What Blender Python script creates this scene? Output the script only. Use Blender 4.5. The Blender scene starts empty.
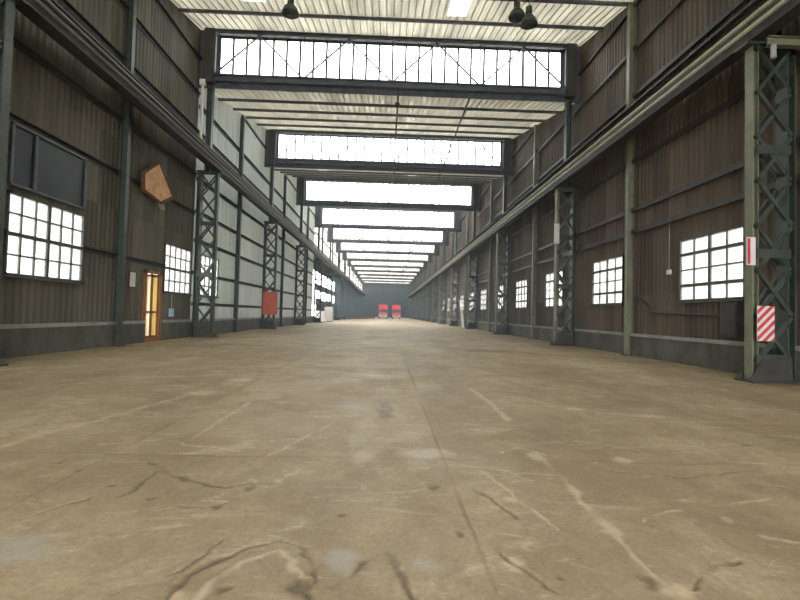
import bpy, math, random
import numpy as np
from mathutils import Vector, Matrix
S = bpy.context.scene
C = S.collection
rnd = random.Random(7)

# ------------------------------------------------------------ camera, sky, exposure
CAM_H = 1.42
cam_data = bpy.data.cameras.new('camera')
cam_data.sensor_width = 36.0
cam_data.lens = 460.0 / 800.0 * 36.0
cam_data.clip_end = 1000
cam = bpy.data.objects.new('camera', cam_data)
C.objects.link(cam)
right = Vector((0.99921886, -0.03040663, 0.02524078))
up = Vector((-0.02616547, -0.03040663, 0.99919508))
fwd = right.cross(up) * -1
if fwd.y < 0: fwd = -fwd
cam.matrix_world = Matrix(((right.x, up.x, -fwd.x, 0.0), (right.y, up.y, -fwd.y, 0.0), (right.z, up.z, -fwd.z, CAM_H), (0, 0, 0, 1)))
S.camera = cam

SKY = 6.0
world = bpy.data.worlds.new('overcast_sky'); S.world = world
world.use_nodes = True
wn = world.node_tree; wn.nodes.clear()
wo = wn.nodes.new('ShaderNodeOutputWorld'); wb = wn.nodes.new('ShaderNodeBackground')
wb.inputs['Color'].default_value = (0.97, 0.98, 1.0, 1); wb.inputs['Strength'].default_value = SKY
wn.links.new(wb.outputs[0], wo.inputs[0])
S.view_settings.view_transform = 'Standard'; S.view_settings.look = 'None'
S.view_settings.gamma = 1.0; S.view_settings.use_curve_mapping = False
S.view_settings.exposure = 1.3
S.cycles.max_bounces = 10; S.cycles.diffuse_bounces = 6; S.cycles.transparent_max_bounces = 16

def portal(name, loc, rot, sx, sy):
    l = bpy.data.lights.new(name, 'AREA'); l.shape = 'RECTANGLE'; l.size = sx; l.size_y = sy
    l.cycles.is_portal = True
    o = bpy.data.objects.new(name, l); C.objects.link(o); o.location = loc; o.rotation_euler = rot
    return o

# ------------------------------------------------------------ helpers
class MB:
    """collects boxes, bars, tubes and prisms; build() links them as ONE mesh object"""
    def __init__(s): s.v = []; s.f = []
    def add(s, vs, fs):
        n = len(s.v); s.v += [tuple(p) for p in vs]; s.f += [tuple(i + n for i in f) for f in fs]; return s
    def box(s, a, b):
        x0, x1 = sorted((a[0], b[0])); y0, y1 = sorted((a[1], b[1])); z0, z1 = sorted((a[2], b[2]))
        return s.add([(x0,y0,z0),(x1,y0,z0),(x1,y1,z0),(x0,y1,z0),(x0,y0,z1),(x1,y0,z1),(x1,y1,z1),(x0,y1,z1)],
                     [(0,3,2,1),(4,5,6,7),(0,1,5,4),(1,2,6,5),(2,3,7,6),(3,0,4,7)])
    def prof(s, p0, p1, poly, side):
        """extrude a 2-D outline (u along side, v along the third axis) from p0 to p1"""
        p0 = Vector(p0); p1 = Vector(p1); d = (p1 - p0).normalized()
        u = Vector(side); u = (u - d * u.dot(d)).normalized(); w = d.cross(u)
        n = len(poly)
        vs = [p0 + u * a + w * b for a, b in poly] + [p1 + u * a + w * b for a, b in poly]
        fs = [tuple(range(n))[::-1], tuple(range(n, 2 * n))] + [(i, (i + 1) % n, n + (i + 1) % n, n + i) for i in range(n)]
        return s.add(vs, fs)
    def bar(s, p0, p1, a, b, side=(1, 0, 0)):
        return s.prof(p0, p1, [(-a/2,-b/2),(a/2,-b/2),(a/2,b/2),(-a/2,b/2)], side)
    def ibeam(s, p0, p1, w, h, t=.02, side=(1, 0, 0)):
        """flanges of width w lie along side, h deep across"""
        W, H = w/2, h/2
        return s.prof(p0, p1, [(-W,-H),(W,-H),(W,-H+t),(t/2,-H+t),(t/2,H-t),(W,H-t),(W,H),(-W,H),(-W,H-t),(-t/2,H-t),(-t/2,-H+t),(-W,-H+t)], side)
    def angle(s, p0, p1, a, t=.012, side=(1, 0, 0)):
        return s.prof(p0, p1, [(0,0),(a,0),(a,t),(t,t),(t,a),(0,a)], side)
    def tube(s, p0, p1, r, n=10, r1=None):
        r1 = r if r1 is None else r1
        d = (Vector(p1) - Vector(p0)).normalized(); u = d.orthogonal().normalized(); w = d.cross(u)
        ring = [(math.cos(2*math.pi*i/n), math.sin(2*math.pi*i/n)) for i in range(n)]
        vs = [Vector(p0) + (u*a + w*b)*r for a, b in ring] + [Vector(p1) + (u*a + w*b)*r1 for a, b in ring]
        return s.add(vs, [tuple(range(n))[::-1], tuple(range(n, 2*n))] + [(i, (i+1) % n, n+(i+1) % n, n+i) for i in range(n)])
    def lathe(s, c, prof, n=20):
        vs = []; fs = []; m = len(prof)
        for r, z in prof:
            for i in range(n):
                a = 2*math.pi*i/n; vs.append((c[0]+r*math.cos(a), c[1]+r*math.sin(a), c[2]+z))
        for j in range(m-1):
            for i in range(n):
                fs.append((j*n+i, j*n+(i+1) % n, (j+1)*n+(i+1) % n, (j+1)*n+i))
        fs.append(tuple(range(n))[::-1]); fs.append(tuple(range((m-1)*n, m*n)))
        return s.add(vs, fs)
    def build(s, name, m, parent=None, smooth=False):
        me = bpy.data.meshes.new(name); me.from_pydata(s.v, [], s.f); me.validate(); me.update()
        if smooth:
            for p in me.polygons: p.use_smooth = True
        me.materials.append(m)
        o = bpy.data.objects.new(name, me); C.objects.link(o)
        if parent is not None:
            o.parent = parent; o.matrix_parent_inverse = Matrix.Translation(-parent.location)
        return o

def tag(o, label=None, cat=None, group=None, kind=None):
    if label: o['label'] = label
    if cat: o['category'] = cat
    if group: o['group'] = group
    if kind: o['kind'] = kind
    return o
def empty(name, loc, label, cat, group=None, kind=None):
    o = bpy.data.objects.new(name, None); C.objects.link(o); o.location = loc; o.empty_display_size = .2
    return tag(o, label, cat, group, kind)
def copy_tree(o, off, label, parent=None):
    """copy a thing with its parts and sub-parts, moved by off"""
    c = o.copy(); C.objects.link(c)
    if parent is None:
        c.location = o.location + Vector(off); c['label'] = label
    else:
        c.parent = parent; c.matrix_parent_inverse = o.matrix_parent_inverse
    for ch in [q for q in o.children]: copy_tree(ch, off, None, c)
    return c
ORD = ['first','second','third','fourth','fifth','sixth','seventh','eighth','ninth','tenth','eleventh','twelfth','thirteenth','fourteenth','fifteenth','sixteenth','seventeenth','eighteenth']

# ------------------------------------------------------------ materials
def nt(name):
    m = bpy.data.materials.new(name); m.use_nodes = True
    n = m.node_tree; n.nodes.clear()
    out = n.nodes.new('ShaderNodeOutputMaterial'); b = n.nodes.new('ShaderNodeBsdfPrincipled')
    n.links.new(b.outputs[0], out.inputs[0]); return m, n, b, out
def ramp(n, fac, stops):
    r = n.nodes.new('ShaderNodeValToRGB'); e = r.color_ramp.elements
    while len(e) > 1: e.remove(e[-1])
    e[0].position = stops[0][0]; e[0].color = (*stops[0][1], 1)
    for p, c in stops[1:]:
        k = e.new(p); k.color = (*c, 1)
    n.links.new(fac, r.inputs[0]); return r.outputs[0]
def noise(n, scale, detail=4, rough=.6, vec=(1, 1, 1), dist=0):
    tc = n.nodes.new('ShaderNodeNewGeometry'); mp = n.nodes.new('ShaderNodeMapping'); mp.inputs['Scale'].default_value = vec
    t = n.nodes.new('ShaderNodeTexNoise'); t.inputs['Scale'].default_value = scale; t.inputs['Detail'].default_value = detail
    t.inputs['Roughness'].default_value = rough; t.inputs['Distortion'].default_value = dist
    n.links.new(tc.outputs['Position'], mp.inputs[0]); n.links.new(mp.outputs[0], t.inputs[0]); return t.outputs[0]
def mixc(n, fac, a, b, mode='MIX'):
    x = n.nodes.new('ShaderNodeMix'); x.data_type = 'RGBA'; x.blend_type = mode
    for s, v in ((x.inputs[0], fac), (x.inputs[6], a), (x.inputs[7], b)):
        if isinstance(v, (int, float)): s.default_value = v
        elif isinstance(v, tuple): s.default_value = (*v, 1)
        else: n.links.new(v, s)
    return x.outputs[2]
def mth(n, op, a, b=None, clamp=False):
    x = n.nodes.new('ShaderNodeMath'); x.operation = op; x.use_clamp = clamp
    for s, v in ((x.inputs[0], a), (x.inputs[1], b)):
        if v is None: continue
        if isinstance(v, (int, float)): s.default_value = v
        else: n.links.new(v, s)
    return x.outputs[0]
def paint(name, col, rough=.6, var=.35, scale=2.0, rust=0.0, metallic=0.0, vec=(1, 1, 1)):
    m, n, b, _ = nt(name)
    lo = tuple(c * (1 - var) for c in col); hi = tuple(min(1, c * (1 + var)) for c in col)
    c = ramp(n, noise(n, scale, 5, .65, vec), [(.3, lo), (.7, hi)])
    if rust:
        f = ramp(n, noise(n, scale * 1.7, 6, .7, vec), [(.62 - rust * .2, (0, 0, 0)), (.72, (1, 1, 1))])
        c = mixc(n, f, c, (0.13, 0.055, 0.025))
    n.links.new(c, b.inputs['Base Color']); b.inputs['Roughness'].default_value = rough; b.inputs['Metallic'].default_value = metallic
    return m
def cladding(name, lo, hi, rustc, rust=.5, rough=.75):
    """old corrugated sheet: vertical runs of dirt, each sheet its own tone"""
    m, n, b, _ = nt(name)
    c = ramp(n, noise(n, 1.0, 6, .65, (1, 2.2, .16)), [(.3, lo), (.7, hi)])
    geo = n.nodes.new('ShaderNodeNewGeometry'); sep = n.nodes.new('ShaderNodeSeparateXYZ'); n.links.new(geo.outputs['Position'], sep.inputs[0])
    cmb = n.nodes.new('ShaderNodeCombineXYZ')
    n.links.new(mth(n, 'FLOOR', mth(n, 'DIVIDE', sep.outputs[1], .95)), cmb.inputs[0])
    n.links.new(mth(n, 'FLOOR', mth(n, 'DIVIDE', mth(n, 'ADD', sep.outputs[2], .2), 2.6)), cmb.inputs[1])
    wnz = n.nodes.new('ShaderNodeTexWhiteNoise'); n.links.new(cmb.outputs[0], wnz.inputs[0])
    c = mixc(n, 1.0, c, ramp(n, wnz.outputs[0], [(0, (.62, .62, .62)), (1, (1.3, 1.28, 1.25))]), 'MULTIPLY')
    f = ramp(n, noise(n, .8, 6, .7, (1, 1.6, .3)), [(.70 - rust * .3, (0, 0, 0)), (.85, (.8, .8, .8))])
    c = mixc(n, f, c, rustc)
    n.links.new(c, b.inputs['Base Color']); b.inputs['Roughness'].default_value = rough
    return m
def translucent(name, col, trans, amount, vec=(1, 2.0, .2)):
    m, n, b, out = nt(name)
    c = ramp(n, noise(n, 1.2, 5, .6, vec), [(.25, tuple(x * .7 for x in col)), (.75, col)])
    n.links.new(c, b.inputs['Base Color']); b.inputs['Roughness'].default_value = .6
    t = n.nodes.new('ShaderNodeBsdfTranslucent')
    c2 = ramp(n, noise(n, 1.2, 5, .6, vec), [(.25, tuple(x * .55 for x in trans)), (.75, trans)])
    n.links.new(c2, t.inputs[0])
    mx = n.nodes.new('ShaderNodeMixShader'); mx.inputs[0].default_value = amount
    n.links.new(b.outputs[0], mx.inputs[1]); n.links.new(t.outputs[0], mx.inputs[2]); n.links.new(mx.outputs[0], out.inputs[0])
    return m
def glass(name, tint, dirt=.12):
    m, n, b, out = nt(name)
    t = n.nodes.new('ShaderNodeBsdfTransparent')
    c = ramp(n, noise(n, 2.5, 4, .6), [(.3, tuple(x * .8 for x in tint)), (.7, tint)]); n.links.new(c, t.inputs[0])
    g = n.nodes.new('ShaderNodeBsdfGlossy'); g.inputs['Roughness'].default_value = .08
    d = n.nodes.new('ShaderNodeBsdfTranslucent'); d.inputs[0].default_value = (.8, .8, .76, 1)
    fr = n.nodes.new('ShaderNodeFresnel'); fr.inputs[0].default_value = 1.3
    a = n.nodes.new('ShaderNodeMixShader'); n.links.new(fr.outputs[0], a.inputs[0]); n.links.new(t.outputs[0], a.inputs[1]); n.links.new(g.outputs[0], a.inputs[2])
    e = n.nodes.new('ShaderNodeMixShader'); e.inputs[0].default_value = dirt; n.links.new(a.outputs[0], e.inputs[1]); n.links.new(d.outputs[0], e.inputs[2])
    n.links.new(e.outputs[0], out.inputs[0]); return m

M = {}
M['clad_left'] = cladding('olive grey corrugated sheet', (.075, .072, .056), (.14, .132, .10), (.11, .06, .032), .25)
M['clad_right'] = cladding('brown corrugated sheet', (.072, .058, .044), (.13, .10, .073), (.13, .058, .03), .5)
M['clad_far'] = cladding('blue grey corrugated sheet', (.05, .07, .08), (.085, .11, .125), (.10, .07, .05), .1)
M['pale'] = translucent('pale translucent sheet', (.50, .51, .48), (.62, .65, .62), .26)
M['roof'] = translucent('cream light-passing roof sheet', (.62, .60, .52), (.70, .68, .60), .34, (1.6, .12, 1))
M['roof_clear'] = translucent('clear sheet far roof', (.7, .7, .66), (.85, .86, .84), .75, (1.6, .12, 1))
M['bright_sheet'] = translucent('clear upper wall sheet', (.7, .7, .68), (.9, .9, .88), .8)
M['rooflight'] = translucent('clear roof light', (.8, .8, .76), (.9, .9, .86), .6)
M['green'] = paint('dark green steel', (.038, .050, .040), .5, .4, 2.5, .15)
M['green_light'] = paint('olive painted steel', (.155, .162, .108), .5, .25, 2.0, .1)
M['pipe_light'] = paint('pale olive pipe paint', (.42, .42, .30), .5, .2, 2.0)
M['blue_steel'] = paint('blue grey truss steel', (.075, .082, .10), .5, .35, 2.0, .15)
M['dark_steel'] = paint('black brown steel', (.035, .034, .03), .6, .4, 3.0, .2)
M['grey_steel'] = paint('galvanised grey steel', (.30, .31, .30), .45, .2, 4.0, .0)
M['white'] = paint('white paint', (.75, .75, .72), .5, .12, 4)
M['frame'] = paint('dark window steel', (.045, .048, .045), .5, .3, 5, .1)
M['glass'] = glass('dusty window glass', (.93, .95, .93))
M['boarded'] = paint('blue black painted glass', (.009, .014, .021), .5, .3, 1.0)
M['plinth'] = paint('grey cement plinth', (.095, .093, .08), .85, .4, 1.4, .0, 0, (1, 1, .5))
M['ledge'] = paint('dusty grey ledge', (.27, .27, .25), .8, .25, 2)
M['rust_board'] = paint('rust orange board', (.66, .37, .20), .75, .25, 2.6, .05)
M['rust_edge'] = paint('rust brown edge', (.11, .045, .02), .8, .4, 5)
M['orange'] = paint('orange red board', (.50, .10, .045), .6, .2, 2)
M['red'] = paint('red vehicle paint', (.78, .04, .09), .4, .1, 2)
M['tyre'] = paint('black rubber', (.02, .02, .02), .8, .2, 5)
M['windscreen'] = paint('dark vehicle glass', (.05, .055, .06), .1, .2, 2)
M['sign_white'] = paint('white sign', (.62, .60, .57), .5, .06, 6)
M['sign_red'] = paint('red sign', (.52, .05, .06), .5, .12, 6)
M['door_wood'] = paint('orange brown door timber', (.26, .11, .035), .6, .3, 4, 0, 0, (1, 1, .3))
M['door_panel'] = translucent('yellowed door glass', (.7, .6, .32), (.9, .76, .40), .35, (1, 3, .4))
M['door_pale'] = translucent('pale door glass', (.8, .75, .6), (.95, .88, .7), .4, (1, 3, .4))
M['leaf'] = paint('yellow green leaves', (.22, .21, .06), .6, .5, 1.5)
M['bark'] = paint('grey bark', (.14, .11, .08), .9, .3, 5)
M['ground'] = paint('pale yard concrete', (.34, .31, .24), .9, .15, .3)
M['pale_brick'] = paint('pale rendered yard wall', (.6, .58, .52), .9, .1, .5)

def floor_material():
    m, n, b, _ = nt('dusty tan concrete floor')
    base = ramp(n, noise(n, .55, 7, .66, (1, .55, 1)), [(.30, (.26, .195, .115)), (.5, (.395, .31, .195)), (.70, (.54, .44, .285))])
    base = mixc(n, ramp(n, noise(n, 2.1, 8, .72, (1, .8, 1), .6), [(.4, (0, 0, 0)), (.75, (.8, .8, .8))]), base, (.23, .172, .10))
    base = mixc(n, ramp(n, noise(n, 1.3, 8, .75, (.6, 1.5, 1), 1.6), [(.54, (0, 0, 0)), (.70, (.7, .7, .7))]), base, (.62, .53, .37))
    base = mixc(n, ramp(n, noise(n, 26, 6, .75), [(.42, (0, 0, 0)), (.75, (.5, .5, .5))]), base, (.16, .12, .075))
    base = mixc(n, ramp(n, noise(n, 6.5, 4, .7, (1, .8, 1), .4), [(.60, (0, 0, 0)), (.72, (.55, .55, .55))]), base, (.20, .15, .09))
    base = mixc(n, ramp(n, noise(n, 4.3, 5, .75, (.7, 1.4, 1), .8), [(.60, (0, 0, 0)), (.74, (.6, .6, .6))]), base, (.62, .53, .38))
    base = mixc(n, ramp(n, noise(n, 1.7, 6, .8, (.5, 1.6, 1), 2.2), [(.60, (0, 0, 0)), (.66, (.45, .45, .45)), (.72, (0, 0, 0))]), base, (.66, .57, .41))
    at = n.nodes.new('ShaderNodeAttribute'); at.attribute_name = 'marks'
    sp = n.nodes.new('ShaderNodeSeparateColor'); n.links.new(at.outputs['Color'], sp.inputs[0])
    base = mixc(n, mth(n, 'MULTIPLY', sp.outputs[1], .7), base, (.66, .53, .37))
    base = mixc(n, mth(n, 'MULTIPLY', sp.outputs[2], .5), base, (.42, .41, .37))
    base = mixc(n, mth(n, 'MULTIPLY', sp.outputs[0], .8), base, (.09, .065, .04))
    n.links.new(base, b.inputs['Base Color'])
    b.inputs['Specular IOR Level'].default_value = .28
    r = ramp(n, noise(n, .8, 5, .6), [(.3, (.5, .5, .5)), (.7, (.75, .75, .75))]); n.links.new(r, b.inputs['Roughness'])
    bp = n.nodes.new('ShaderNodeBump'); bp.inputs['Strength'].default_value = .35; bp.inputs['Distance'].default_value = .02
    n.links.new(noise(n, 5, 8, .7), bp.inputs['Height']); n.links.new(bp.outputs[0], b.inputs['Normal'])
    return m
M['floor'] = floor_material()
DARK = [([(-1.03, 2.32), (-1.03, 2.52), (-0.93, 2.68), (-0.79, 2.86), (-0.62, 2.91), (-0.48, 2.82), (-0.38, 2.66), (-0.33, 2.48)], 0.017), ([(-0.21, 2.48), (-0.13, 2.58), (-0.08, 2.7), (0.03, 2.79), (0.1, 2.62), (0.13, 2.49), (0.18, 2.35)], 0.02), ([(-1.97, 3.55), (-1.93, 3.69), (-1.97, 4.15), (-1.74, 3.98), (-1.5, 3.9), (-1.22, 3.76), (-1.08, 3.87), (-0.86, 3.84)], 0.021), ([(0.77, 3.83), (0.86, 3.65), (0.91, 3.46), (0.96, 3.29)], 0.023), ([(0.73, 2.81), (0.79, 2.61), (0.86, 2.49), (0.94, 2.38)], 0.014), ([(-2.38, 3.15), (-2.29, 3.4), (-2.16, 3.53)], 0.011), ([(-0.96, 2.92), (-1.05, 2.63), (-1.25, 2.4), (-1.33, 2.32)], 0.008), ([(3.24, 18.64), (4.24, 19.45), (5.33, 19.24)], 0.05), ([(-0.05, 7.0), (0.04, 6.72), (0.11, 6.46)], 0.058), ([(-2.14, 4.36), (-1.85, 4.08)], 0.028), ([(-4.32, 5.38), (-3.91, 5.74), (-3.38, 6.05)], 0.012), ([(-1.45, 3.42), (-1.26, 3.38), (-1.06, 3.53)], 0.011), ([(2.15, 4.33), (2.71, 4.14), (3.66, 4.4)], 0.011), ([(1.65, 2.43), (1.8, 2.58), (2.13, 2.74)], 0.011), ([(2.07, 5.36), (2.78, 4.93), (3.82, 5.14), (5.13, 5.56)], 0.011), ([(-0.44, 2.5), (-0.38, 2.41), (-0.34, 2.34)], 0.032)]
PALE = [([(-0.89, 2.32), (-0.87, 2.46), (-0.77, 2.69), (-0.62, 2.78), (-0.5, 2.69), (-0.42, 2.54)], 0.022), ([(1.61, 4.87), (1.62, 4.17), (1.56, 3.52), (1.55, 3.11), (1.53, 2.71), (1.52, 2.41)], 0.034), ([(1.7, 9.1), (1.77, 7.66), (1.72, 6.35)], 0.05), ([(-3.81, 4.74), (-3.74, 5.33), (-3.55, 5.93), (-3.32, 7.3), (-3.07, 8.49)], 0.035), ([(-2.09, 5.1), (-2.1, 6.04), (-2.05, 7.18)], 0.033), ([(-5.81, 8.47), (-4.94, 9.51), (-3.22, 10.41)], 0.041), ([(1.24, 4.85), (1.49, 5.01), (1.69, 4.77)], 0.021), ([(0.72, 2.66), (0.82, 2.7), (0.75, 2.59)], 0.029), ([(2.4, 4.71), (2.48, 4.58)], 0.03), ([(3.14, 8.17), (4.01, 8.47)], 0.027), ([(2.93, 7.2), (3.19, 7.07)], 0.023), ([(3.65, 6.76), (4.17, 6.67)], 0.026), ([(2.55, 3.06), (2.75, 2.98)], 0.016), ([(0.18, 4.69), (0.45, 4.88), (0.74, 4.72)], 0.041), ([(-1.1, 3.94), (-0.88, 3.73), (-0.74, 4.2)], 0.017), ([(-2.9, 4.86), (-2.4, 5.08), (-1.43, 4.7)], 0.021), ([(-0.57, 6.17), (-0.92, 5.18), (-1.16, 4.46)], 0.021), ([(0.91, 4.28), (1.08, 3.6), (1.21, 3.1)], 0.012), ([(1.85, 3.27), (2.47, 3.55), (3.13, 3.66)], 0.014)]
BLUE = [(-0.17, 4.67, 0.15, 0.32), (0.46, 4.67, 0.27, 0.32), (-0.23, 2.7, 0.11, 0.15), (0.26, 2.69, 0.11, 0.11), (-2.11, 2.77, 0.25, 0.22), (-0.3, 5.22, 0.09, 0.25)]
DARK_SPOTS = [(-1.06, 3.78, 0.04, 0.06), (-1.63, 3.96, 0.04, 0.06), (-1.17, 3.41, 0.04, 0.06), (0.43, 3.86, 0.05, 0.06), (0.55, 3.02, 0.03, 0.04), (-0.4, 2.43, 0.07, 0.07), (-0.8, 2.4, 0.03, 0.04), (1.0, 2.53, 0.02, 0.03), (1.48, 2.52, 0.04, 0.07), (-0.27, 3.26, 0.03, 0.03), (0.04, 6.86, 0.1, 0.62), (-1.22, 3.78, 0.03, 0.04), (-2.15, 3.79, 0.03, 0.04), (-2.62, 4.12, 0.03, 0.05), (-2.93, 4.32, 0.04, 0.05), (-1.71, 3.5, 0.04, 0.04), (4.25, 18.93, 0.99, 0.86)]
PALE_SPOTS = [(2.43, 4.64, 0.1, 0.11), (0.79, 2.69, 0.05, 0.06), (2.5, 3.29, 0.05, 0.05), (1.53, 3.09, 0.07, 0.05), (1.57, 4.73, 0.07, 0.11), (1.02, 3.59, 0.06, 0.06), (-0.17, 4.67, 0.09, 0.17), (0.47, 4.77, 0.25, 0.15), (-3.12, 7.95, 0.22, 0.2), (-2.94, 9.52, 0.23, 0.28), (3.01, 7.21, 0.17, 0.12), (3.97, 6.79, 0.23, 0.11), (-0.97, 2.32, 0.07, 0.06), (1.57, 2.43, 0.07, 0.08), (-0.85, 3.9, 0.05, 0.05)]

# ------------------------------------------------------------ the setting
WX = 10.05                 # side walls
IN = 8.78                  # inner legs of the lattice columns
P = 13.0                   # one roof tooth
Y0 = 11.0                  # first truss in front of the camera
KMIN, KMAX = -2, 14
YB, YE = Y0 + KMIN * P, Y0 + KMAX * P      # -15 .. 193
ZLO, ZHI = 13.1, 16.05
def roof_z(y):
    t = (y - Y0) / P; t -= math.floor(t); return ZLO + (ZHI - ZLO) * t

# floor: fine where the camera sees cracks, coarse far away
def axis_x():
    a = list(np.arange(0, 2.4, .013)); s = .013
    while a[-1] < WX: s = min(s * 1.05, .25); a.append(a[-1] + s)
    a[-1] = WX; a = np.array(a); return np.concatenate([-a[:0:-1], a])
def axis_y():
    a = [YB, -8, -3, 0, 1.2, 1.8]; y = 1.9
    while y < YE - .5: a.append(y); y += .012 + max(0, y - 3) * .007
    a.append(YE); return np.array(a)
def seg_dist(X, Y, a, b):
    ax, ay = a; bx, by = b; dx, dy = bx - ax, by - ay
    t = np.clip(((X - ax) * dx + (Y - ay) * dy) / (dx * dx + dy * dy + 1e-9), 0, 1)
    return np.hypot(X - ax - t * dx, Y - ay - t * dy)
def vnoise(X, Y, s, seed):
    rs = np.random.RandomState(seed); T = rs.rand(256, 256)
    x = X * s; y = Y * s; xi = np.floor(x).astype(int); yi = np.floor(y).astype(int); u = x - xi; v = y - yi
    u = u * u * (3 - 2 * u); v = v * v * (3 - 2 * v); g = lambda i, j: T[(xi + i) % 256, (yi + j) % 256]
    return (g(0, 0) * (1 - u) + g(1, 0) * u) * (1 - v) + (g(0, 1) * (1 - u) + g(1, 1) * u) * v
def build_floor():
    xs, ys = axis_x(), axis_y(); nx, ny = len(xs), len(ys)
    X, Y = np.meshgrid(xs, ys)
    wob = .05; WXn = X + wob * (vnoise(X, Y, 5, 1) - .5) + .035 * (vnoise(X, Y, 16, 2) - .5)
    WYn = Y + wob * (vnoise(X, Y, 5, 3) - .5) * 1.6 + .04 * (vnoise(X, Y, 16, 4) - .5)
    col = np.zeros((ny, nx, 4), np.float32); col[..., 3] = 1
    def lay(ch, lines, k, rag):
        for pts, w in lines:
            px = [p[0] for p in pts]; py = [p[1] for p in pts]
            sx = (X > min(px) - .5) & (X < max(px) + .5) & (Y > min(py) - .8) & (Y < max(py) + .8)
            if not sx.any(): continue
            d = np.full(X.shape, 9.0)
            for a, b in zip(pts[:-1], pts[1:]): d[sx] = np.minimum(d[sx], seg_dist(WXn[sx], WYn[sx], a, b))
            ww = w * k * (.35 + rag * vnoise(X, Y, 4.5, 9))
            col[..., ch] = np.maximum(col[..., ch], np.clip(1.3 - d / ww, 0, 1) * np.clip(2.4 * vnoise(X, Y, 6, 11) - .1, 0, 1) * (.6 + .4 * vnoise(X, Y, 24, 12)))
    lay(0, DARK, .95, 1.5); lay(1, PALE, .9, 1.6)
    for cx, cy, rx, ry in BLUE:
        d = np.hypot((WXn - cx) / rx, (WYn - cy) / ry)
        col[..., 2] = np.maximum(col[..., 2], np.clip((1.25 - d) * 1.5, 0, 1) * np.clip(2 * vnoise(X, Y, 8, 21) - .3, 0, 1))
    for ch, lst, amp in ((0, DARK_SPOTS, .9), (1, PALE_SPOTS, 1.0)):
        for cx, cy, rx, ry in lst:
            d = np.hypot((WXn - cx) / rx, (WYn - cy) / ry)
            col[..., ch] = np.maximum(col[..., ch], amp * np.clip((1.3 - d) * 1.4, 0, 1) * (.5 + .5 * vnoise(X, Y, 20, 61)))
    # the poured strip down the middle is painted a little paler as sheen, its right-hand joint shows as a line
    strip = ((X > -2.6) & (X < .62 + .03 * (vnoise(X, Y, 3, 31) - .5)) & (Y > 4.6)) * .26 * vnoise(X, Y, 1.2, 33)
    col[..., 1] = np.maximum(col[..., 1], strip)
    for xj in (-5.9, -2.6, .62, 4.9):
        d = np.abs(X + .015 * vnoise(X, Y, 2, 41) - xj) / (.012 + .0012 * Y)
        col[..., 0] = np.maximum(col[..., 0], np.clip(1.2 - d, 0, 1) * .55 * vnoise(X, Y, 1.5, 42))
    for yj in np.arange(4.6, 160, 6.5):
        d = np.abs(Y + .05 * vnoise(X, Y, 2, 43) - yj) / (.02 + .002 * yj)
        col[..., 0] = np.maximum(col[..., 0], np.clip(1.2 - d, 0, 1) * .4 * vnoise(X, Y, 1.5, 44))
    Z = .006 * (vnoise(X, Y, .9, 51) - .5) - .012 * col[..., 0] + .003 * col[..., 1]
    me = bpy.data.meshes.new('floor')
    me.vertices.add(nx * ny); me.vertices.foreach_set('co', np.stack([X, Y, Z], -1).astype(np.float32).ravel())
    i = np.arange((ny - 1) * (nx - 1)); r = i // (nx - 1); c = i % (nx - 1); a = r * nx + c
    q = np.stack([a, a + 1, a + nx + 1, a + nx], -1).astype(np.int32)
    me.loops.add(q.size); me.loops.foreach_set('vertex_index', q.ravel())
    me.polygons.add(len(q)); me.polygons.foreach_set('loop_start', np.arange(0, q.size, 4, dtype=np.int32))
    me.update(calc_edges=True)
    at = me.color_attributes.new('marks', 'FLOAT_COLOR', 'POINT'); at.data.foreach_set('color', col.ravel())
    me.materials.append(M['floor']); me.validate()
    o = bpy.data.objects.new('floor', me); C.objects.link(o)
    return tag(o, 'dusty tan concrete floor of the hall, cracked and stained', 'floor', None, 'structure')
build_floor()
g = MB().box((-150, -60, -.6), (150, 260, -.25)).build('ground', M['ground'])
tag(g, 'pale yard ground outside around the hall', 'ground', None, 'structure')

def corrugated(mb, x, out, y0, y1, z0, ztop, pitch=.26, depth=.026):
    """trapezoid sheet on plane x, ribs vertical; ztop is a number or the roof line; out = -1/+1 the outside"""
    ys = [y0]; n0 = math.ceil(y0 / (pitch / 4) + 1e-6); k = n0
    while k * pitch / 4 < y1 - 1e-4:
        if k * pitch / 4 > y0 + 1e-4: ys.append(k * pitch / 4)
        k += 1
    ys.append(y1)
    def off(y):
        t = (y / pitch) % 1.0
        return depth * (1 if t < .25 else 0 if .5 <= t < .75 else (1 - (t - .25) * 4 if t < .5 else (t - .75) * 4))
    vs = []; fs = []
    for i, y in enumerate(ys):
        zt = roof_z(min(max(y, y0 + 1e-3), y1 - 1e-3)) + .02 if ztop is None else ztop
        for dx in (0, .012):
            vs += [(x + out * (off(y) + dx), y, z0), (x + out * (off(y) + dx), y, zt)]
    for i in range(len(ys) - 1):
        a = i * 4; b = a + 4
        fs += [(a, b, b+1, a+1), (a+2, a+3, b+3, b+2), (a, a+2, b+2, b), (a+1, b+1, b+3, a+3)]
    mb.add(vs, fs)

def wall_run(mb, x, out, y0, y1, openings, zbase=.9, zcap=None):
    """sheet from y0 to y1 broken at each truss and at each opening (ya, yb, za, zb)"""
    cuts = {y0, y1} | {Y0 + k * P for k in range(KMIN, KMAX + 1)}
    for o in openings: cuts |= {o[0], o[1]}
    cuts = sorted(c for c in cuts if y0 <= c <= y1)
    for a, b in zip(cuts[:-1], cuts[1:]):
        op = sorted([(o[2], o[3]) for o in openings if o[0] <= a + 1e-6 and o[1] >= b - 1e-6]); z = zbase
        for za, zb in op:
            if za > z: corrugated(mb, x, out, a, b, z, za)
            z = zb
        corrugated(mb, x, out, a, b, z, zcap)

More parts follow.
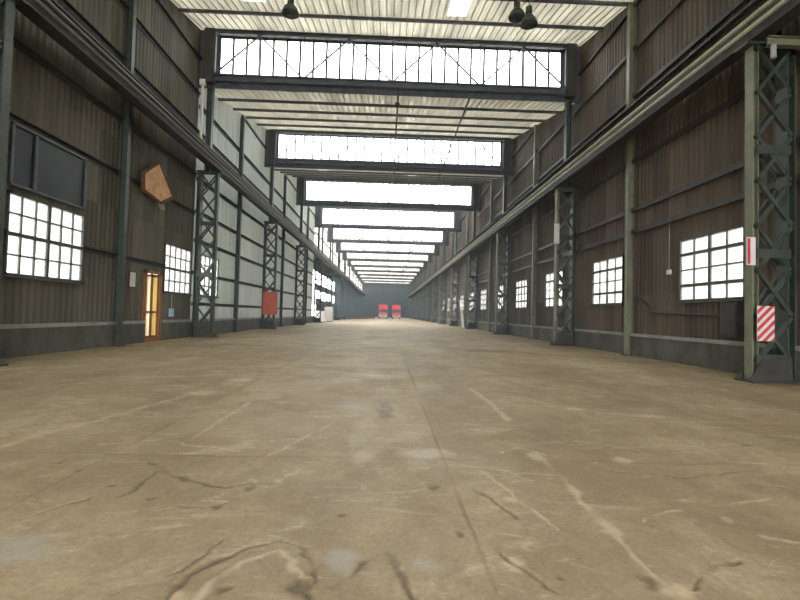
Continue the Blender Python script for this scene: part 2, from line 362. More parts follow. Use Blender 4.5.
R_WIN = [(12.55 + 6.65 * k, 15.45 + 6.65 * k, 2.1, 4.2) for k in range(11)]
L_WIN = [(12.32, 15.4, 2.2, 4.43), (20.95, 23.75, 2.15, 4.4), (24.95, 27.6, 2.15, 4.4)]
DOOR = (19.3, 20.72, .15, 3.0)
SIDE_OPEN = [(63.0, 66.0, .15, 7.2), (66.0, 89.0, 3.3, 7.2)]

mb = MB(); wall_run(mb, WX, 1, YB, YE, R_WIN)
wr = tag(mb.build('wall_right', M['clad_right']), 'brown rusty corrugated right-hand wall with a row of steel windows', 'wall', None, 'structure')
mb = MB(); wall_run(mb, -WX, -1, YB, 24.0, [L_WIN[0], L_WIN[1], DOOR])
wl = tag(mb.build('wall_left', M['clad_left']), 'dark olive corrugated near stretch of left-hand wall', 'wall', None, 'structure')
mb = MB(); wall_run(mb, -WX, -1, 24.0, 63.0, [L_WIN[2]])
wl2 = tag(mb.build('wall_left_pale', M['pale']), 'pale light-passing sheeting of the left wall beyond the dark stretch', 'wall', None, 'structure')
mb = MB(); wall_run(mb, -WX, -1, 63.0, YE, SIDE_OPEN, .9, 9.35)
wl3 = tag(mb.build('wall_left_far', M['clad_far']), 'far blue grey stretch of left wall with the wide side opening', 'wall', None, 'structure')

mb = MB(); wall_run(mb, -WX, -1, 63.0, YE, [], 9.35)
wl4 = tag(mb.build('wall_left_upper', M['bright_sheet']), 'bright clear sheeting high on the far left wall above the girder', 'wall', None, 'structure')
# plinths and ledges
def plinth(side, y0, y1, gaps, parent):
    s = -1 if side == 'left' else 1
    a = y0; pl = MB(); lg = MB()
    for g0, g1 in gaps + [(y1, y1)]:
        pl.box((s * (WX - .13), a, -.05), (s * (WX + .08), g0, .9)); lg.box((s * (WX - .17), a, .78), (s * (WX - .13), g0, .9)); a = g1
    pl.build('plinth', M['plinth'], parent); o = lg.build('ledge', M['ledge'], parent); o['label'] = 'pale dusty ledge strip'
plinth('right', YB, YE, [], wr); plinth('left', YB, 24, [(DOOR[0], DOOR[1])], wl); plinth('left', 24, 63, [], wl2); plinth('left', 66, YE, [], wl3)
# girts: rails along the sheeting
def girts(s, y0, y1, zs, parent, gaps):
    for z in zs:
        mb = MB(); a = y0
        for g in [q for q in gaps if q[2] < z < q[3]] + [(y1, y1)]:
            if g[0] > a: mb.prof((s * (WX - .07), a, z), (s * (WX - .07), g[0], z), [(-.07,-.09),(.07,-.09),(.07,-.07),(-.05,-.07),(-.05,.09),(-.07,.09)], (1, 0, 0))
            a = g[1]
        mb.build('girt', M['dark_steel'], parent)
girts(1, YB, YE, (5.0, 5.9, 7.9, 10.65, 12.6), wr, [])
girts(-1, YB, 24, (3.3, 6.35, 8.35, 10.6, 12.55), wl, [L_WIN[0], L_WIN[1]])
girts(-1, 24, 63, (1.7, 3.3, 5.0, 6.5, 8.2, 10.6, 12.0), wl2, [L_WIN[2]])
girts(-1, 63, YE, (8.2,), wl3, []); girts(-1, 63, YE, (10.6, 12.4), wl4, [])
# high girts that reach into the raised half of each roof tooth
for s, par, rng in ((1, wr, range(0, KMAX)), (-1, wl, range(0, 1)), (-1, wl2, range(1, 4)), (-1, wl4, range(4, KMAX))):
    for k in rng:
        ya = Y0 + k * P
        mb = MB()
        mb.box((s * (WX - .14), ya + P * .52, 14.4), (s * WX, ya + P - .1, 14.52)); mb.build('girt', M['dark_steel'], par)

# end walls
mb = MB().box((-WX, YE, 0), (WX, YE + .2, ZHI)); we = tag(mb.build('wall_end', M['clad_far']), 'blue grey end wall closing the far end of the hall', 'wall', None, 'structure')
for z in (3.2, 6.4, 9.6, 12.4): MB().box((-WX + .1, YE - .14, z), (WX - .1, YE, z + .14)).build('girt', M['dark_steel'], we)
for x in (-6, -2, 2, 6): MB().ibeam((x, YE - .15, 0), (x, YE - .15, 13.2), .25, .3).build('mullion_post', M['blue_steel'], we)
mb = MB().box((-WX, YB - .2, 0), (-8.5, YB, ZHI)).box((8.5, YB - .2, 0), (WX, YB, ZHI)).box((-8.5, YB - .2, 10.5), (8.5, YB, ZHI)); tag(mb.build('wall_back', M['clad_left']), 'dark sheet wall behind the camera around a wide open doorway added for light', 'wall', None, 'structure')  # unseen doorway added so daylight reaches the foreground floor

# roof teeth: sloping sheet, purlins; each tooth ends in an upright glazed face
LIGHTS = {0: [(2.45, 3.35, 19.0, 20.9), (-6.75, -5.7, 18.6, 20.3)], 2: [(1.7, 2.5, 41.0, 42.6), (-6.2, -5.3, 39.0, 40.6)]}
wcount = 0
def next_window():
    global wcount; wcount += 1; return 'window_%d' % wcount
for k in range(KMIN, KMAX):
    ya, yb = Y0 + k * P, Y0 + (k + 1) * P
    holes = LIGHTS.get(k, [])
    xs = sorted({-WX - .1, WX + .1} | {h[0] for h in holes} | {h[1] for h in holes})
    mb = MB()
    def slab(x0, x1, y0, y1):
        z0 = ZLO + (ZHI - ZLO) * (y0 - ya) / P; z1 = ZLO + (ZHI - ZLO) * (y1 - ya) / P
        n = max(1, int((x1 - x0) / .5)); vs = []; t = .05
        mb.add([(x0,y0,z0),(x1,y0,z0),(x1,y1,z1),(x0,y1,z1),(x0,y0,z0+t),(x1,y0,z0+t),(x1,y1,z1+t),(x0,y1,z1+t)],
               [(0,3,2,1),(4,5,6,7),(0,1,5,4),(1,2,6,5),(2,3,7,6),(3,0,4,7)])
        m2 = MB()
        # standing ribs of the sheet
        x = math.ceil(x0 / .33) * .33
        while x < x1 - .04:
            mb.bar((x, y0, z0 - .012), (x, y1, z1 - .012), .05, .026); x += .33
    for x0, x1 in zip(xs[:-1], xs[1:]):
        h = [q for q in holes if q[0] <= x0 + 1e-6 and q[1] >= x1 - 1e-6]
        if h: slab(x0, x1, ya, h[0][2]); slab(x0, x1, h[0][3], yb)
        else: slab(x0, x1, ya, yb)
    ce = mb.build('ceiling', M['roof' if k < 3 else 'roof_clear'])
    if k < 0: lab = 'roof slope %s behind the camera' % ('nearest' if k == -1 else 'farthest')
    else: lab = 'cream sheet underside of the %s sawtooth roof slope from the camera' % ORD[k]
    tag(ce, lab, 'roof', None, 'structure')
    if k >= 0:
        for j in range(1, 5):
            y = ya + P * j / 5; z = roof_z(y) - .08
            MB().prof((-WX, y, z), (WX, y, z), [(-.04,-.08),(.04,-.08),(.04,-.06),(-.02,-.06),(-.02,.06),(.04,.06),(.04,.08),(-.04,.08)], (0, 1, 0)).build('purlin', M['blue_steel'], ce)
    for n, h in enumerate(holes):
        za = roof_z(h[2]); zb = roof_z(h[3])
        o = MB().add([(h[0],h[2],za),(h[1],h[2],za),(h[1],h[3],zb),(h[0],h[3],zb),(h[0],h[2],za+.02),(h[1],h[2],za+.02),(h[1],h[3],zb+.02),(h[0],h[3],zb+.02)],
               [(0,3,2,1),(4,5,6,7),(0,1,5,4),(1,2,6,5),(2,3,7,6),(3,0,4,7)]).build(next_window(), M['rooflight'])
        tag(o, 'bright roof light panel in the %s roof slope, %s of centre' % (ORD[k], 'right' if h[0] > 0 else 'left'), 'roof light', None, 'structure')
    # glazed face at yb
    if k == KMAX - 1: continue
    y = yb; zb_, zt_ = (13.72 if k < 2 else 13.5), 15.72
    ws = MB()
    ws.box((-WX - .15, y - .04, ZLO - .1), (WX + .15, y + .06, zb_)).box((-WX - .15, y - .04, zt_), (WX + .15, y + .06, ZHI + .05))
    ws.box((-WX - .15, y - .04, zb_), (-9.05, y + .06, zt_)).box((9.05, y - .04, zb_), (WX + .15, y + .06, zt_))
    # the sheet between slope foot and glazing is the frame's own sill and head
    wname = next_window()
    wo_ = ws.build(wname, M['blue_steel'])
    tag(wo_, ('long glazed roof face over the %s truss from the camera' % ORD[k + 1]) if k >= 0 else 'long glazed roof face %s the camera' % ('just over' if k == -1 else 'behind'), 'window', None, 'structure')
    br = MB(); n = 26
    for i in range(n + 1):
        x = -9.05 + 18.1 * i / n; br.box((x - .055, y - .03, zb_), (x + .055, y + .03, zt_))
    br.box((-9.05, y - .025, zb_), (9.05, y + .03, zb_ + .07)).box((-9.05, y - .025, zt_ - .06), (9.05, y + .03, zt_))
    br.build('glazing_bars', M['frame'], wo_)
    MB().box((-9.05, y - .004, zb_), (9.05, y + .004, zt_)).build('panes', M['glass'], wo_)
    portal('daylight_portal', (0, y + .1, (zb_ + zt_) / 2), (math.radians(-90), 0, 0), 18.1, 2.0)

# ------------------------------------------------------------ side windows
def side_window(s, w, label, cols, rows, heavy_c, heavy_r, port=True):
    y0, y1, z0, z1 = w; x = s * (WX + .01)
    fr = MB(); t = .06
    fr.box((x - .06, y0, z0), (x + .06, y0 + t, z1)).box((x - .06, y1 - t, z0), (x + .06, y1, z1)).box((x - .06, y0, z0), (x + .06, y1, z0 + t)).box((x - .06, y0, z1 - t), (x + .06, y1, z1))
    o = tag(fr.build(next_window(), M['frame']), label, 'window', None, 'structure')
    b = MB()
    for i in range(1, cols):
        a = .055 if i in heavy_c else .02; y = y0 + (y1 - y0) * i / cols; b.box((x - .04, y - a, z0), (x + .04, y + a, z1))
    for j in range(1, rows):
        a = .05 if j in heavy_r else .02; z = z0 + (z1 - z0) * j / rows; b.box((x - .035, y0, z - a), (x + .035, y1, z + a))
    b.build('glazing_bars', M['frame'], o)
    MB().box((x - .004, y0 + .03, z0 + .03), (x + .004, y1 - .03, z1 - .03)).build('panes', M['glass'], o)
    MB().box((x - s * .14, y0 - .05, z0 - .06), (x + s * .08, y1 + .05, z0)).build('sill', M['plinth'], o)
    if port: portal('daylight_portal', (s * (WX + .12), (y0 + y1) / 2, (z0 + z1) / 2), (0, math.radians(90 * s), 0), z1 - z0, y1 - y0)
side_window(-1, L_WIN[0], 'large many-paned window low in left wall under the dark blue panel', 6, 4, (3,), (2,))
side_window(-1, L_WIN[1], 'many-paned left wall window just past the doorway', 5, 4, (), (2,))
side_window(-1, L_WIN[2], 'left wall window seen through the lattice column', 4, 4, (2,), (2,))
for k, w in enumerate(R_WIN):
    side_window(1, w, '%s steel window from the camera along the right-hand wall' % ORD[k], 4, 4, (2,), (1, 3), k < 6)
portal('daylight_portal', (0, YB - .3, 5.2), (math.radians(90), 0, 0), 17, 10.5)
portal('daylight_portal', (-WX - .2, 76, 5.2), (0, math.radians(-90), 0), 4.0, 26.0)

# doorway in the left wall
y0, y1, z0, z1 = DOOR
fr = MB().box((-WX - .06, y0, z0), (-WX + .1, y0 + .12, z1)).box((-WX - .06, y1 - .2, z0), (-WX + .1, y1, z1)).box((-WX - .06, y0, z1 - .12), (-WX + .1, y1, z1)).box((-WX - .2, y0, -.05), (-WX + .12, y1, z0))
d = tag(fr.build('door_1', M['door_wood']), 'orange brown timber doorway with yellowed glazed leaves in left wall', 'door', None, 'structure')
ym = (y0 + y1) / 2 - .05
for a, b, mat in ((y0 + .12, ym, 'door_pale'), (ym, y1 - .2, 'door_panel')):
    lf = MB().box((-WX - .03, a, z0), (-WX + .03, a + .09, z1 - .12)).box((-WX - .03, b - .09, z0), (-WX + .03, b, z1 - .12))
    for z in (z0, 1.2, 2.76): lf.box((-WX - .03, a, z), (-WX + .03, b, z + .1))
    leaf = lf.build('door_leaf', M['door_wood'], d)
    MB().box((-WX - .006, a + .07, z0 + .05), (-WX + .006, b - .07, z1 - .2)).build('panes', M[mat], leaf)
    MB().tube((-WX + .03, b - .05 if a < ym - .1 else a + .05, 1.1), (-WX + .09, b - .05 if a < ym - .1 else a + .05, 1.1), .025).build('handle', M['grey_steel'], leaf)

# dark blue blanked panel above the first left window
pn = empty('blanked_panel', (-WX + .02, 14.0, 4.62), 'blue black blanked-off panel above the large left window', 'panel')
MB().box((-WX + .02, 12.3, 4.62), (-WX + .05, 15.3, 6.22)).build('sheet', M['boarded'], pn)
fb = MB()
for y in (12.3, 13.12, 15.26): fb.box((-WX + .02, y, 4.62), (-WX + .10, y + .07, 6.25))
for z in (4.58, 6.2): fb.box((-WX + .02, 12.3, z), (-WX + .10, 15.33, z + .07))
fb.build('frame', M['blue_steel'], pn)

# ------------------------------------------------------------ columns
def lattice_column(s, y, label):
    root = empty('lattice_column', (s * (IN + .6), y, 0), label, 'column', 'lattice columns carrying the crane girders')
    xi, xo, zt = s * (IN + .16), s * (WX - .25), 8.28 if s > 0 else 8.53
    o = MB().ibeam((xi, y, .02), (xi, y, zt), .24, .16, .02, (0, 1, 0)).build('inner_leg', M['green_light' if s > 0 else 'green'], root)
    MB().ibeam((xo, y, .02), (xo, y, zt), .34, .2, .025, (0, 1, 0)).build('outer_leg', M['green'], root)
    for f in (-1, 1):
        yy = y + f * .15; n = 7; h = (zt - .55) / n
        for i in range(n):
            z = .5 + i * h; a, b = (xi, xo) if (i % 2 == 0) == (f < 0) else (xo, xi)
            MB().angle((a, yy, z), (b, yy, z + h), .085 * (1 if f > 0 else 1), .014, (1, 0, .3)).build('lacing_bar', M['green'], root)
            if f < 0:
                MB().angle((b, yy + .03, z), (a, yy + .03, z + h), .085, .014, (1, 0, .3)).build('lacing_bar', M['green'], root)
    for i in range(4):
        z = .45 + i * (zt - .6) / 3
        MB().box((xi, y - .16, z), (xo, y - .14, z + .22)).build('batten_plate', M['green'], root)
    # foot: base plate and gussets
    ft = MB().box((xi - s * .2, y - .3, 0), (xo + s * .14, y + .3, .05))
    for f in (-1, 1):
        ft.add([(xi - s*.2, y+f*.18, .05), (xo, y+f*.18, .05), (xo, y+f*.18, .55), (xi + s*.1, y+f*.18, .55), (xi - s*.2, y+f*.2, .05), (xo, y+f*.2, .05), (xo, y+f*.2, .55), (xi + s*.1, y+f*.2, .55)],
               [(0,1,2,3),(7,6,5,4),(0,4,5,1),(1,5,6,2),(2,6,7,3),(3,7,4,0)])
    ft.build('foot', M['dark_steel'], root)
    # upper shaft to the roof truss
    MB().ibeam((s * 9.45, y, zt), (s * 9.45, y, 13.25), .3, .28, .022, (0, 1, 0)).build('upper_shaft', M['green'], root)
    cp = MB().box((s * (IN - .12), y - .22, zt - .02), (s * (WX - .1), y + .22, zt + .05)); cp.build('cap_plate', M['green'], root)
    return root
def wall_post(s, y, label):
    root = empty('wall_post', (s * 9.85, y, 0), label, 'post', 'plain wall posts between lattice columns')
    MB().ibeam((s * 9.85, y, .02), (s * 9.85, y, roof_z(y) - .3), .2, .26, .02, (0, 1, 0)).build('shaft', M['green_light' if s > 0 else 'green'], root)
    MB().box((s * 9.62, y - .2, 0), (s * 10.0, y + .2, .03)).build('base_plate', M['dark_steel'], root)
    return root
def place(s, note):
    word = 'right' if s > 0 else 'left'
    for k in range(KMAX):
        lab = '%s green lattice column from the camera along the %s wall' % (ORD[k], word)
        if k in note: lab = note[k]
        if k == 0: first = lattice_column(s, Y0 - (.3 if s < 0 else 0), lab)
        else: copy_tree(first, (0, P * k + (.3 if s < 0 else 0), 0), lab)
    yp = 18.4 if s > 0 else 17.25
    for k in range(KMAX):
        lab = '%s plain steel wall post from the camera along the %s wall' % (ORD[k], word)
        if k == 0: p0 = wall_post(s, yp, lab)
        else: copy_tree(p0, (0, P * k - (.9 if s > 0 else -.25), 0), lab)
place(1, {0: 'nearest right-hand lattice column, carrying the striped hazard board'})
place(-1, {1: 'dark lattice column in front of the left wall window past the doorway', 2: 'left lattice column carrying the orange red board'})

# ------------------------------------------------------------ crane girders, one per span
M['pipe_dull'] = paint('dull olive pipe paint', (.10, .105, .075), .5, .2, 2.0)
def girder(s, y0, y1, label):
    root = empty('crane_girder', (s * 8.85, y0, 8.33), label, 'girder', 'crane girders along both walls')
    xc = s * 8.9; zb = 8.33 if s > 0 else 8.58
    MB().box((xc - .02, y0, zb + .03), (xc + .02, y1, 9.2)).build('web', M['dark_steel'], root)
    MB().box((xc - .19, y0, zb), (xc + .19, y1, zb + .04)).build('bottom_flange', M['dark_steel'], root)
    MB().box((xc - .2, y0, 9.2), (xc + .2, y1, 9.26)).build('top_flange', M['dark_steel'], root)
    MB().prof((xc, y0, 9.26), (xc, y1, 9.26), [(-.06,0),(.06,0),(.03,.1),(-.03,.1)], (1, 0, 0)).build('crane_rail', M['dark_steel'], root)
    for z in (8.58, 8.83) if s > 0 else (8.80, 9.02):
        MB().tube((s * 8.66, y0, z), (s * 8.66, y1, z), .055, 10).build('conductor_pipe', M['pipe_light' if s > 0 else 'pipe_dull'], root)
    wk = MB().box((s * 9.1, y0, 9.14), (s * 9.86, y1, 9.18)); wk.build('walkway_plate', M['dark_steel'], root)
    return root
for s, word in ((1, 'right'), (-1, 'left')):
    girder(s, 3.0, Y0 - .01, 'crane girder nearest the camera on the %s side, running out of view' % word)
    g0 = girder(s, Y0 + .01, Y0 + P - .01, 'crane girder on the %s between first and second lattice columns' % word)
    for k in range(1, KMAX):
        copy_tree(g0, (0, P * k, 0), 'crane girder on the %s between %s and %s lattice columns' % (word, ORD[k], ORD[k + 1] if k < KMAX - 1 else 'end wall'))

# ------------------------------------------------------------ roof trusses
def truss(y, label):
    root = empty('roof_truss', (0, y, 13.2), label, 'truss', 'roof trusses under the glazed faces')
    zb, zt = 13.38, 15.82; L = 9.25
    MB().ibeam((-L, y, zt), (L, y, zt), .2, .24, .02, (0, 1, 0)).build('top_chord', M['blue_steel'], root)
    MB().ibeam((-L, y, zb), (L, y, zb), .24, .3, .02, (0, 1, 0)).build('bottom_chord', M['blue_steel'], root)
    n = 8; st = 2 * L / n
    for i in range(n + 1):
        x = -L + st * i; a = .22 if i in (0, n) else .06
        MB().bar((x, y, zb + .15), (x, y, zt - .12), a, a).build('truss_post', M['blue_steel'], root)
    for i in range(n):
        x0 = -L + st * i; a, b = (zb + .15, zt - .12) if i % 2 == 0 else (zt - .12, zb + .15)
        MB().bar((x0, y, a), (x0 + st, y, b), .07, .07, (0, 1, 0)).build('diagonal', M['blue_steel'], root)
    for s in (-1, 1):
        MB().box((s * 9.2, y - .2, 13.1), (s * 9.7, y + .2, 15.9)).build('end_bracket', M['dark_steel'], root)
    return root
for k in range(1, KMAX):
    lab = '%s roof truss from the camera, spanning the hall under a glazed face' % ORD[k - 1]
    if k == 1: t0 = truss(Y0 + P - .3, lab)
    else: copy_tree(t0, (0, P * (k - 1), 0), lab)

# ------------------------------------------------------------ things on the walls
def kite_board():
    pts = [(19.75, 7.7), (18.45, 6.85), (18.5, 6.1), (20.1, 5.9), (21.3, 6.45)]
    root = empty('weathered_board', (-WX + .15, 20, 6.0), 'rust orange kite-shaped board high on left wall above the doorway', 'board')
    def slabp(pts, x0, x1):
        n = len(pts)
        return MB().add([(x0, a, b) for a, b in pts] + [(x1, a, b) for a, b in pts], [tuple(range(n)), tuple(range(n, 2*n))[::-1]] + [(i, n+i, n+(i+1) % n, (i+1) % n) for i in range(n)])
    slabp(pts, -WX + .15, -WX + .2).build('backing', M['rust_edge'], root)
    cy = sum(a for a, b in pts)/5; cz = sum(b for a, b in pts)/5
    slabp([(cy + (a-cy)*.80 + .03, cz + (b-cz)*.84 + .03) for a, b in pts], -WX + .2, -WX + .215).build('face', M['rust_board'], root)
    slabp([(19.85, 5.95), (20.35, 5.98), (20.5, 5.75), (20.1, 5.7)], -WX + .15, -WX + .18).build('torn_flap', M['ledge'], root)
kite_board()

def hazard_board():
    x0, x1, z0, z1, y = 8.86, 9.28, 1.0, 1.84, Y0 - .28
    root = empty('hazard_board', ((x0+x1)/2, y, z0), 'red and white diagonally striped hazard board on the nearest right column', 'sign')
    MB().box((x0, y, z0), (x1, y + .02, z1)).build('plate', M['sign_white'], root)
    MB().box((x0 + .1, y + .02, z0 + .2), (x1 - .1, y + .1, z0 + .3)).box((x0 + .1, y + .02, z1 - .3), (x1 - .1, y + .1, z1 - .2)).build('bracket', M['dark_steel'], root)
    def clip(poly, f):
        out = []
        for i, p in enumerate(poly):
            q = poly[(i+1) % len(poly)]; a, b = f(p), f(q)
            if a >= 0: out.append(p)
            if (a >= 0) != (b >= 0):
                t = a/(a-b); out.append((p[0]+(q[0]-p[0])*t, p[1]+(q[1]-p[1])*t))
        return out
    mb = MB(); w = .105
    for i in range(-6, 8):
        c = z0 + i * w * 2
        poly = [(x0, c), (x1, c + .42), (x1, c + .42 + w), (x0, c + w)]
        for f in (lambda p: p[1]-z0, lambda p: z1-p[1]): poly = clip(poly, f) if poly else poly
        if len(poly) > 2:
            n = len(poly); mb.add([(a, y - .004, b) for a, b in poly] + [(a, y - .0005, b) for a, b in poly], [tuple(range(n)), tuple(range(n, 2*n))[::-1]] + [(j, n+j, n+(j+1) % n, (j+1) % n) for j in range(n)])
    mb.build('stripes', M['sign_red'], root)['label'] = 'red slanting stripes'
hazard_board()
def small_sign(name, x0, x1, y, z0, z1, label, red):
    root = empty(name, ((x0+x1)/2, y, z0), label, 'sign')
    MB().box((x0, y, z0), (x1, y + .02, z1)).build('plate', M['sign_white'], root)
    if red: MB().box((x0 + .015, y - .004, z0 + .03), (x0 + (x1-x0)*.4, y - .0005, z1 - .03)).build('red_band', M['sign_red'], root)
small_sign('safety_sign', 8.66, 8.88, Y0 - .2, 2.82, 3.5, 'small white sign with red band on the inner leg of nearest right column', True)
small_sign('notice_plate', 8.72, 9.0, Y0 + P - .2, 5.35, 6.4, 'small pale notice plate high on second right-hand lattice column', False)
ob = empty('guard_board', (-9.2, 36.8, 1.15), 'orange red board across the third left lattice column', 'board')
MB().box((-9.76, 36.70, 1.15), (-8.62, 36.75, 2.95)).build('face', M['orange'], ob)
MB().box((-9.76, 36.75, 1.4), (-8.62, 36.81, 1.5)).box((-9.76, 36.75, 2.5), (-8.62, 36.81, 2.6)).build('rails', M['dark_steel'], ob)
nb = empty('notice_board', (-WX + .1, 18.4, 2.2), 'pinkish white paper notice on left wall beside the doorway', 'notice')
MB().box((-WX + .02, 18.15, 2.2), (-WX + .05, 18.62, 2.85)).build('backing', M['rust_edge'], nb)
MB().box((-WX + .05, 18.19, 2.24), (-WX + .055, 18.58, 2.81)).build('paper', M['sign_white'], nb)
bx = empty('switch_box', (-WX + .1, 21.65, 1.1), 'small pale blue box on left wall below the window past the doorway', 'box')
mm = paint('pale blue enamel', (.35, .5, .6), .4, .1, 4)
MB().box((-WX + .02, 21.55, 1.05), (-WX + .16, 21.8, 1.42)).build('case', mm, bx)
MB().tube((-WX + .09, 21.67, 1.42), (-WX + .09, 21.67, 2.1), .02).build('conduit', M['grey_steel'], bx)
bx = empty('junction_box', (WX - .05, 15.95, 3.1), 'tiny white box on right wall beside the nearest window', 'box')
MB().box((WX - .09, 15.9, 3.08), (WX - .01, 16.08, 3.24)).build('case', M['white'], bx)
MB().tube((WX - .05, 15.99, 3.24), (WX - .05, 15.99, 5.0), .014, 6).build('conduit', M['grey_steel'], bx)
bx = empty('fuse_cabinet', (WX - .1, 12.9, 1.0), 'black cabinet low on right wall under the nearest window', 'cabinet')
MB().box((WX - .2, 12.62, 1.0), (WX - .02, 13.3, 2.0)).build('case', M['dark_steel'], bx)
MB().box((WX - .22, 12.66, 1.04), (WX - .2, 13.26, 1.96)).build('door', M['dark_steel'], bx)
mb = MB(); pts = [(WX-.08, 18.2, 2.3), (WX-.08, 17.9, 2.32), (WX-.08, 17.4, 2.1), (WX-.08, 17.0, 1.75), (WX-.08, 16.4, 1.7), (WX-.08, 13.4, 1.62)]
for a, b in zip(pts[:-1], pts[1:]): mb.tube(a, b, .035, 8)
mb.build('water_pipe', M['dark_steel'], wr)
# downpipe beside the second left column, its lit brightness painted as white
dp = empty('downpipe', (-9.62, 23.6, 9.3), 'lit downpipe, its brightness painted white, on left wall beside second column above the girder', 'pipe')
MB().tube((-9.7, 23.55, 9.25), (-9.7, 23.55, 13.0), .075, 12).build('pipe_run', M['white'], dp)
MB().box((-9.84, 23.46, 12.9), (-9.56, 23.64, 13.2)).build('hopper', M['white'], dp)
# cross beam, lamp and insulator by the nearest right column
cb = empty('bracket_beam', (9.2, 10.5, 8.05), 'olive bracket beam from nearest right girder back to the wall', 'beam')
MB().ibeam((8.95, 10.55, 8.17), (WX, 10.55, 8.17), .16, .22, .02, (0, 1, 0)).build('beam', M['green_light'], cb)
MB().tube((9.06, 10.5, 7.74), (9.06, 10.5, 8.06), .06, 12).build('hanger', M['grey_steel'], cb)
tl = empty('tube_lamp', (9.5, 10.5, 8.8), 'short pale tube lamp above the bracket beam by the nearest right column', 'lamp')
MB().tube((9.36, 10.55, 8.66), (9.82, 10.35, 8.93), .045, 12).build('tube', M['white'], tl)
MB().tube((9.36, 10.58, 8.70), (9.82, 10.38, 8.97), .03, 8).build('batten', M['grey_steel'], tl)
# leaning pale plank at the right wall far on
pk = MB().bar((9.9, 60.9, 3.5), (9.45, 56.2, .02), .3, .08, (1, 0, 0)).build('leaning_plank', M['sign_white'])
tag(pk, 'pale plank leaning against the right wall far down the hall', 'plank')

# ------------------------------------------------------------ hanging lamps
def bell_lamp(x, y, z, label, r=.34):
    root = empty('high_bay_lamp', (x, y, z), label, 'lamp', 'hanging bell lamps')
    MB().lathe((x, y, z), [(r, 0), (r*.98, .05), (r*.8, .22), (r*.45, .36), (r*.3, .42)], 24).build('shade', M['green'], root, True)
    MB().lathe((x, y, z + .42), [(.13, 0), (.13, .28), (.06, .34)], 16).build('gear_housing', M['dark_steel'], root)
    MB().tube((x, y, z + .72), (x, y, roof_z(y) - .02), .015, 6).build('suspension_rod', M['dark_steel'], root)
    MB().lathe((x, y, z + .02), [(.05, 0), (.11, .08), (.08, .22), (.05, .3)], 12).build('bulb', M['white'], root, True)
bell_lamp(-4.1, 18.0, 13.2, 'hanging bell lamp at the top edge, left of centre')
bell_lamp(4.95, 18.0, 13.45, 'left one of two bell lamps hanging close together at top right')
bell_lamp(5.35, 17.7, 13.0, 'right and lower one of two bell lamps hanging close together')
bell_lamp(4.75, 112.0, 11.6, 'lone bell lamp hanging far down the hall near right side', .6)
# drop rod and hooks at mid span
dr = empty('drop_rod', (.3, 23.7, 12.3), 'thin dark rod hanging from the bottom of the nearest truss', 'rod')
MB().tube((.3, 23.7, 12.5), (.3, 23.7, 13.26), .03, 8).build('rod', M['dark_steel'], dr)
MB().lathe((.3, 23.7, 12.2), [(.05, 0), (.14, .08), (.14, .22), (.04, .32)], 12).build('weight', M['dark_steel'], dr)
# conduits under the roof slopes running down the hall
for x, z, lab in ((.35, 13.0, 'long dark conduit running down the hall beneath the trusses near centre'), (4.2, 13.0, 'long dark conduit running down the hall beneath the trusses right of centre')):
    c = empty('ceiling_conduit', (x, 24, z), lab, 'conduit')
    MB().tube((x, 24, z + .17), (x, 154, z + .17), .05, 8).build('pipe_run', M['dark_steel'], c)

# ------------------------------------------------------------ far end: side opening, trucks, barriers
lt = empty('opening_beam', (-WX, 76, 4.6), 'dark steel beam across the bright side opening far left', 'beam')
MB().ibeam((-WX + .1, 63.2, 5.0), (-WX + .1, 88.8, 5.0), .3, .9, .04, (1, 0, 0)).build('beam', M['dark_steel'], lt)
def crate(x, y, w, h, label):
    r = empty('pale_crate', (x, y, 0), label, 'crate', 'pale crates in the side opening')
    MB().box((x - w/2, y - w/2, .12), (x + w/2, y + w/2, h)).build('body', M['sign_white'], r)
    m2 = MB()
    for q in (-.4, 0, .4): m2.box((x - w/2, y + q*w - .05, 0), (x + w/2, y + q*w + .05, .12))
    m2.build('skids', M['dark_steel'], r)
crate(-9.1, 64.6, 1.3, 1.6, 'nearer and smaller pale crate on floor by the far left opening')
crate(-8.98, 72.5, 1.25, 2.3, 'farther and taller pale crate on floor by the far left opening')
def truck(x, y, label):
    r = empty('red_truck', (x, y, 0), label, 'truck', 'red trucks at the far end')
    MB().add([(x-1.25,y,.75),(x+1.25,y,.75),(x+1.25,y+2,.75),(x-1.25,y+2,.75),(x-1.2,y+.15,3.0),(x+1.2,y+.15,3.0),(x+1.2,y+2,3.0),(x-1.2,y+2,3.0)],
             [(0,3,2,1),(4,5,6,7),(0,1,5,4),(1,2,6,5),(2,3,7,6),(3,0,4,7)]).build('cab', M['red'], r)
    MB().box((x-1.3, y+2.2, 1.0), (x+1.3, y+8, 4.2)).build('cargo_body', M['red'], r)
    MB().add([(x-1.08,y-.0+.06,1.85),(x+1.08,y+.06,1.85),(x+1.05,y+.125,2.8),(x-1.05,y+.125,2.8),(x-1.08,y+.16,1.85),(x+1.08,y+.16,1.85),(x+1.05,y+.2,2.8),(x-1.05,y+.2,2.8)],
             [(0,3,2,1),(4,5,6,7),(0,1,5,4),(1,2,6,5),(2,3,7,6),(3,0,4,7)]).build('windscreen', M['windscreen'], r)
    MB().box((x-1.28, y-.15, .5), (x+1.28, y+.1, .95)).build('bumper', M['sign_white'], r)
    for s in (-1, 1):
        MB().box((x + s*.95 - .17, y - .03, 1.05), (x + s*.95 + .17, y + .02, 1.3)).build('headlamp', M['white'], r)
        for yy in (1.0, 6.3):
            MB().tube((x + s*1.22, y + yy, .5), (x + s*.9, y + yy, .5), .5, 16).build('wheel', M['tyre'], r)
    MB().box((x-.5, y + .3, .7), (x+.5, y+8, 1.0)).build('chassis', M['dark_steel'], r)
truck(-.9, 135, 'left one of two red trucks parked at far end of the hall')
truck(3.1, 137, 'right one of two red trucks parked at far end of the hall')
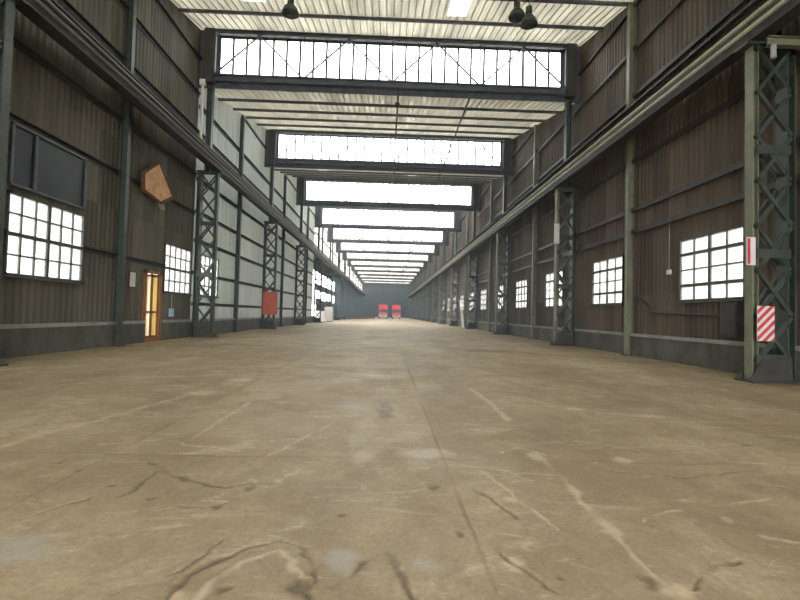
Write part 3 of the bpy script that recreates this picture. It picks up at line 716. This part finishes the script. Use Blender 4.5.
def barrier(x, y, label):
    r = empty('road_barrier', (x, y, 0), label, 'barrier', 'red brown barriers at the far left')
    MB().prof((x - 1.4, y, 0), (x + 1.4, y, 0), [(-.3,0),(.3,0),(.3,.12),(.12,.4),(.08,1.0),(-.08,1.0),(-.12,.4),(-.3,.12)], (0, 1, 0)).build('body', M['rust_edge'], r)
barrier(-7.6, 110, 'nearest red brown barrier at far left of the hall'); barrier(-6.0, 118, 'middle red brown barrier at far left of the hall'); barrier(-4.6, 128, 'farthest red brown barrier, left of the red trucks')

# ------------------------------------------------------------ outside the windows
def leafy_tree(x, y, h, r, label):
    root = empty('leafy_tree', (x, y, -.25), label, 'tree', 'trees outside the windows')
    MB().tube((x, y, -.25), (x, y, h - r*.6), .16, 8, .08).build('trunk', M['bark'], root)
    mb = MB(); rr = random.Random(int(x*7+y*13))
    for i in range(700):
        d = Vector((rr.gauss(0, 1), rr.gauss(0, 1), rr.gauss(0, 1))).normalized() * r * rr.random() ** .4
        c = Vector((x, y, h)) + d; a = Vector((rr.gauss(0, 1), rr.gauss(0, 1), rr.gauss(0, 1))).normalized(); b = a.orthogonal().normalized(); t = a.cross(b); q = .16
        mb.add([c - b*q, c + t*q*.5, c + b*q, c - t*q*.5], [(0, 1, 2, 3)])
    mb.build('crown', M['leaf'], root)
leafy_tree(17.5, 23.4, 2.7, 1.6, 'yellow green tree outside behind the nearest right window')
leafy_tree(-17.5, 26.0, 2.2, 1.5, 'yellow green tree outside behind the large left window')
leafy_tree(-16.0, 35.0, 2.5, 2.0, 'yellow green tree outside behind the second left window')

# ------------------------------------------------------------ dusty air in the hall
hz = MB().box((-8.3, 14, .12), (8.3, 108, 12.1)).build('dust_haze', bpy.data.materials.new('dusty air'))
hm = hz.data.materials[0]; hm.use_nodes = True; hn = hm.node_tree; hn.nodes.clear()
ho = hn.nodes.new('ShaderNodeOutputMaterial'); hv = hn.nodes.new('ShaderNodeVolumeScatter')
hv.inputs['Color'].default_value = (.66, .86, 1.0, 1); hv.inputs['Density'].default_value = .0045; hv.inputs['Anisotropy'].default_value = .2
hn.links.new(hv.outputs[0], ho.inputs['Volume'])
tag(hz, 'thin bluish dusty air filling the far hall', 'haze', None, 'stuff')
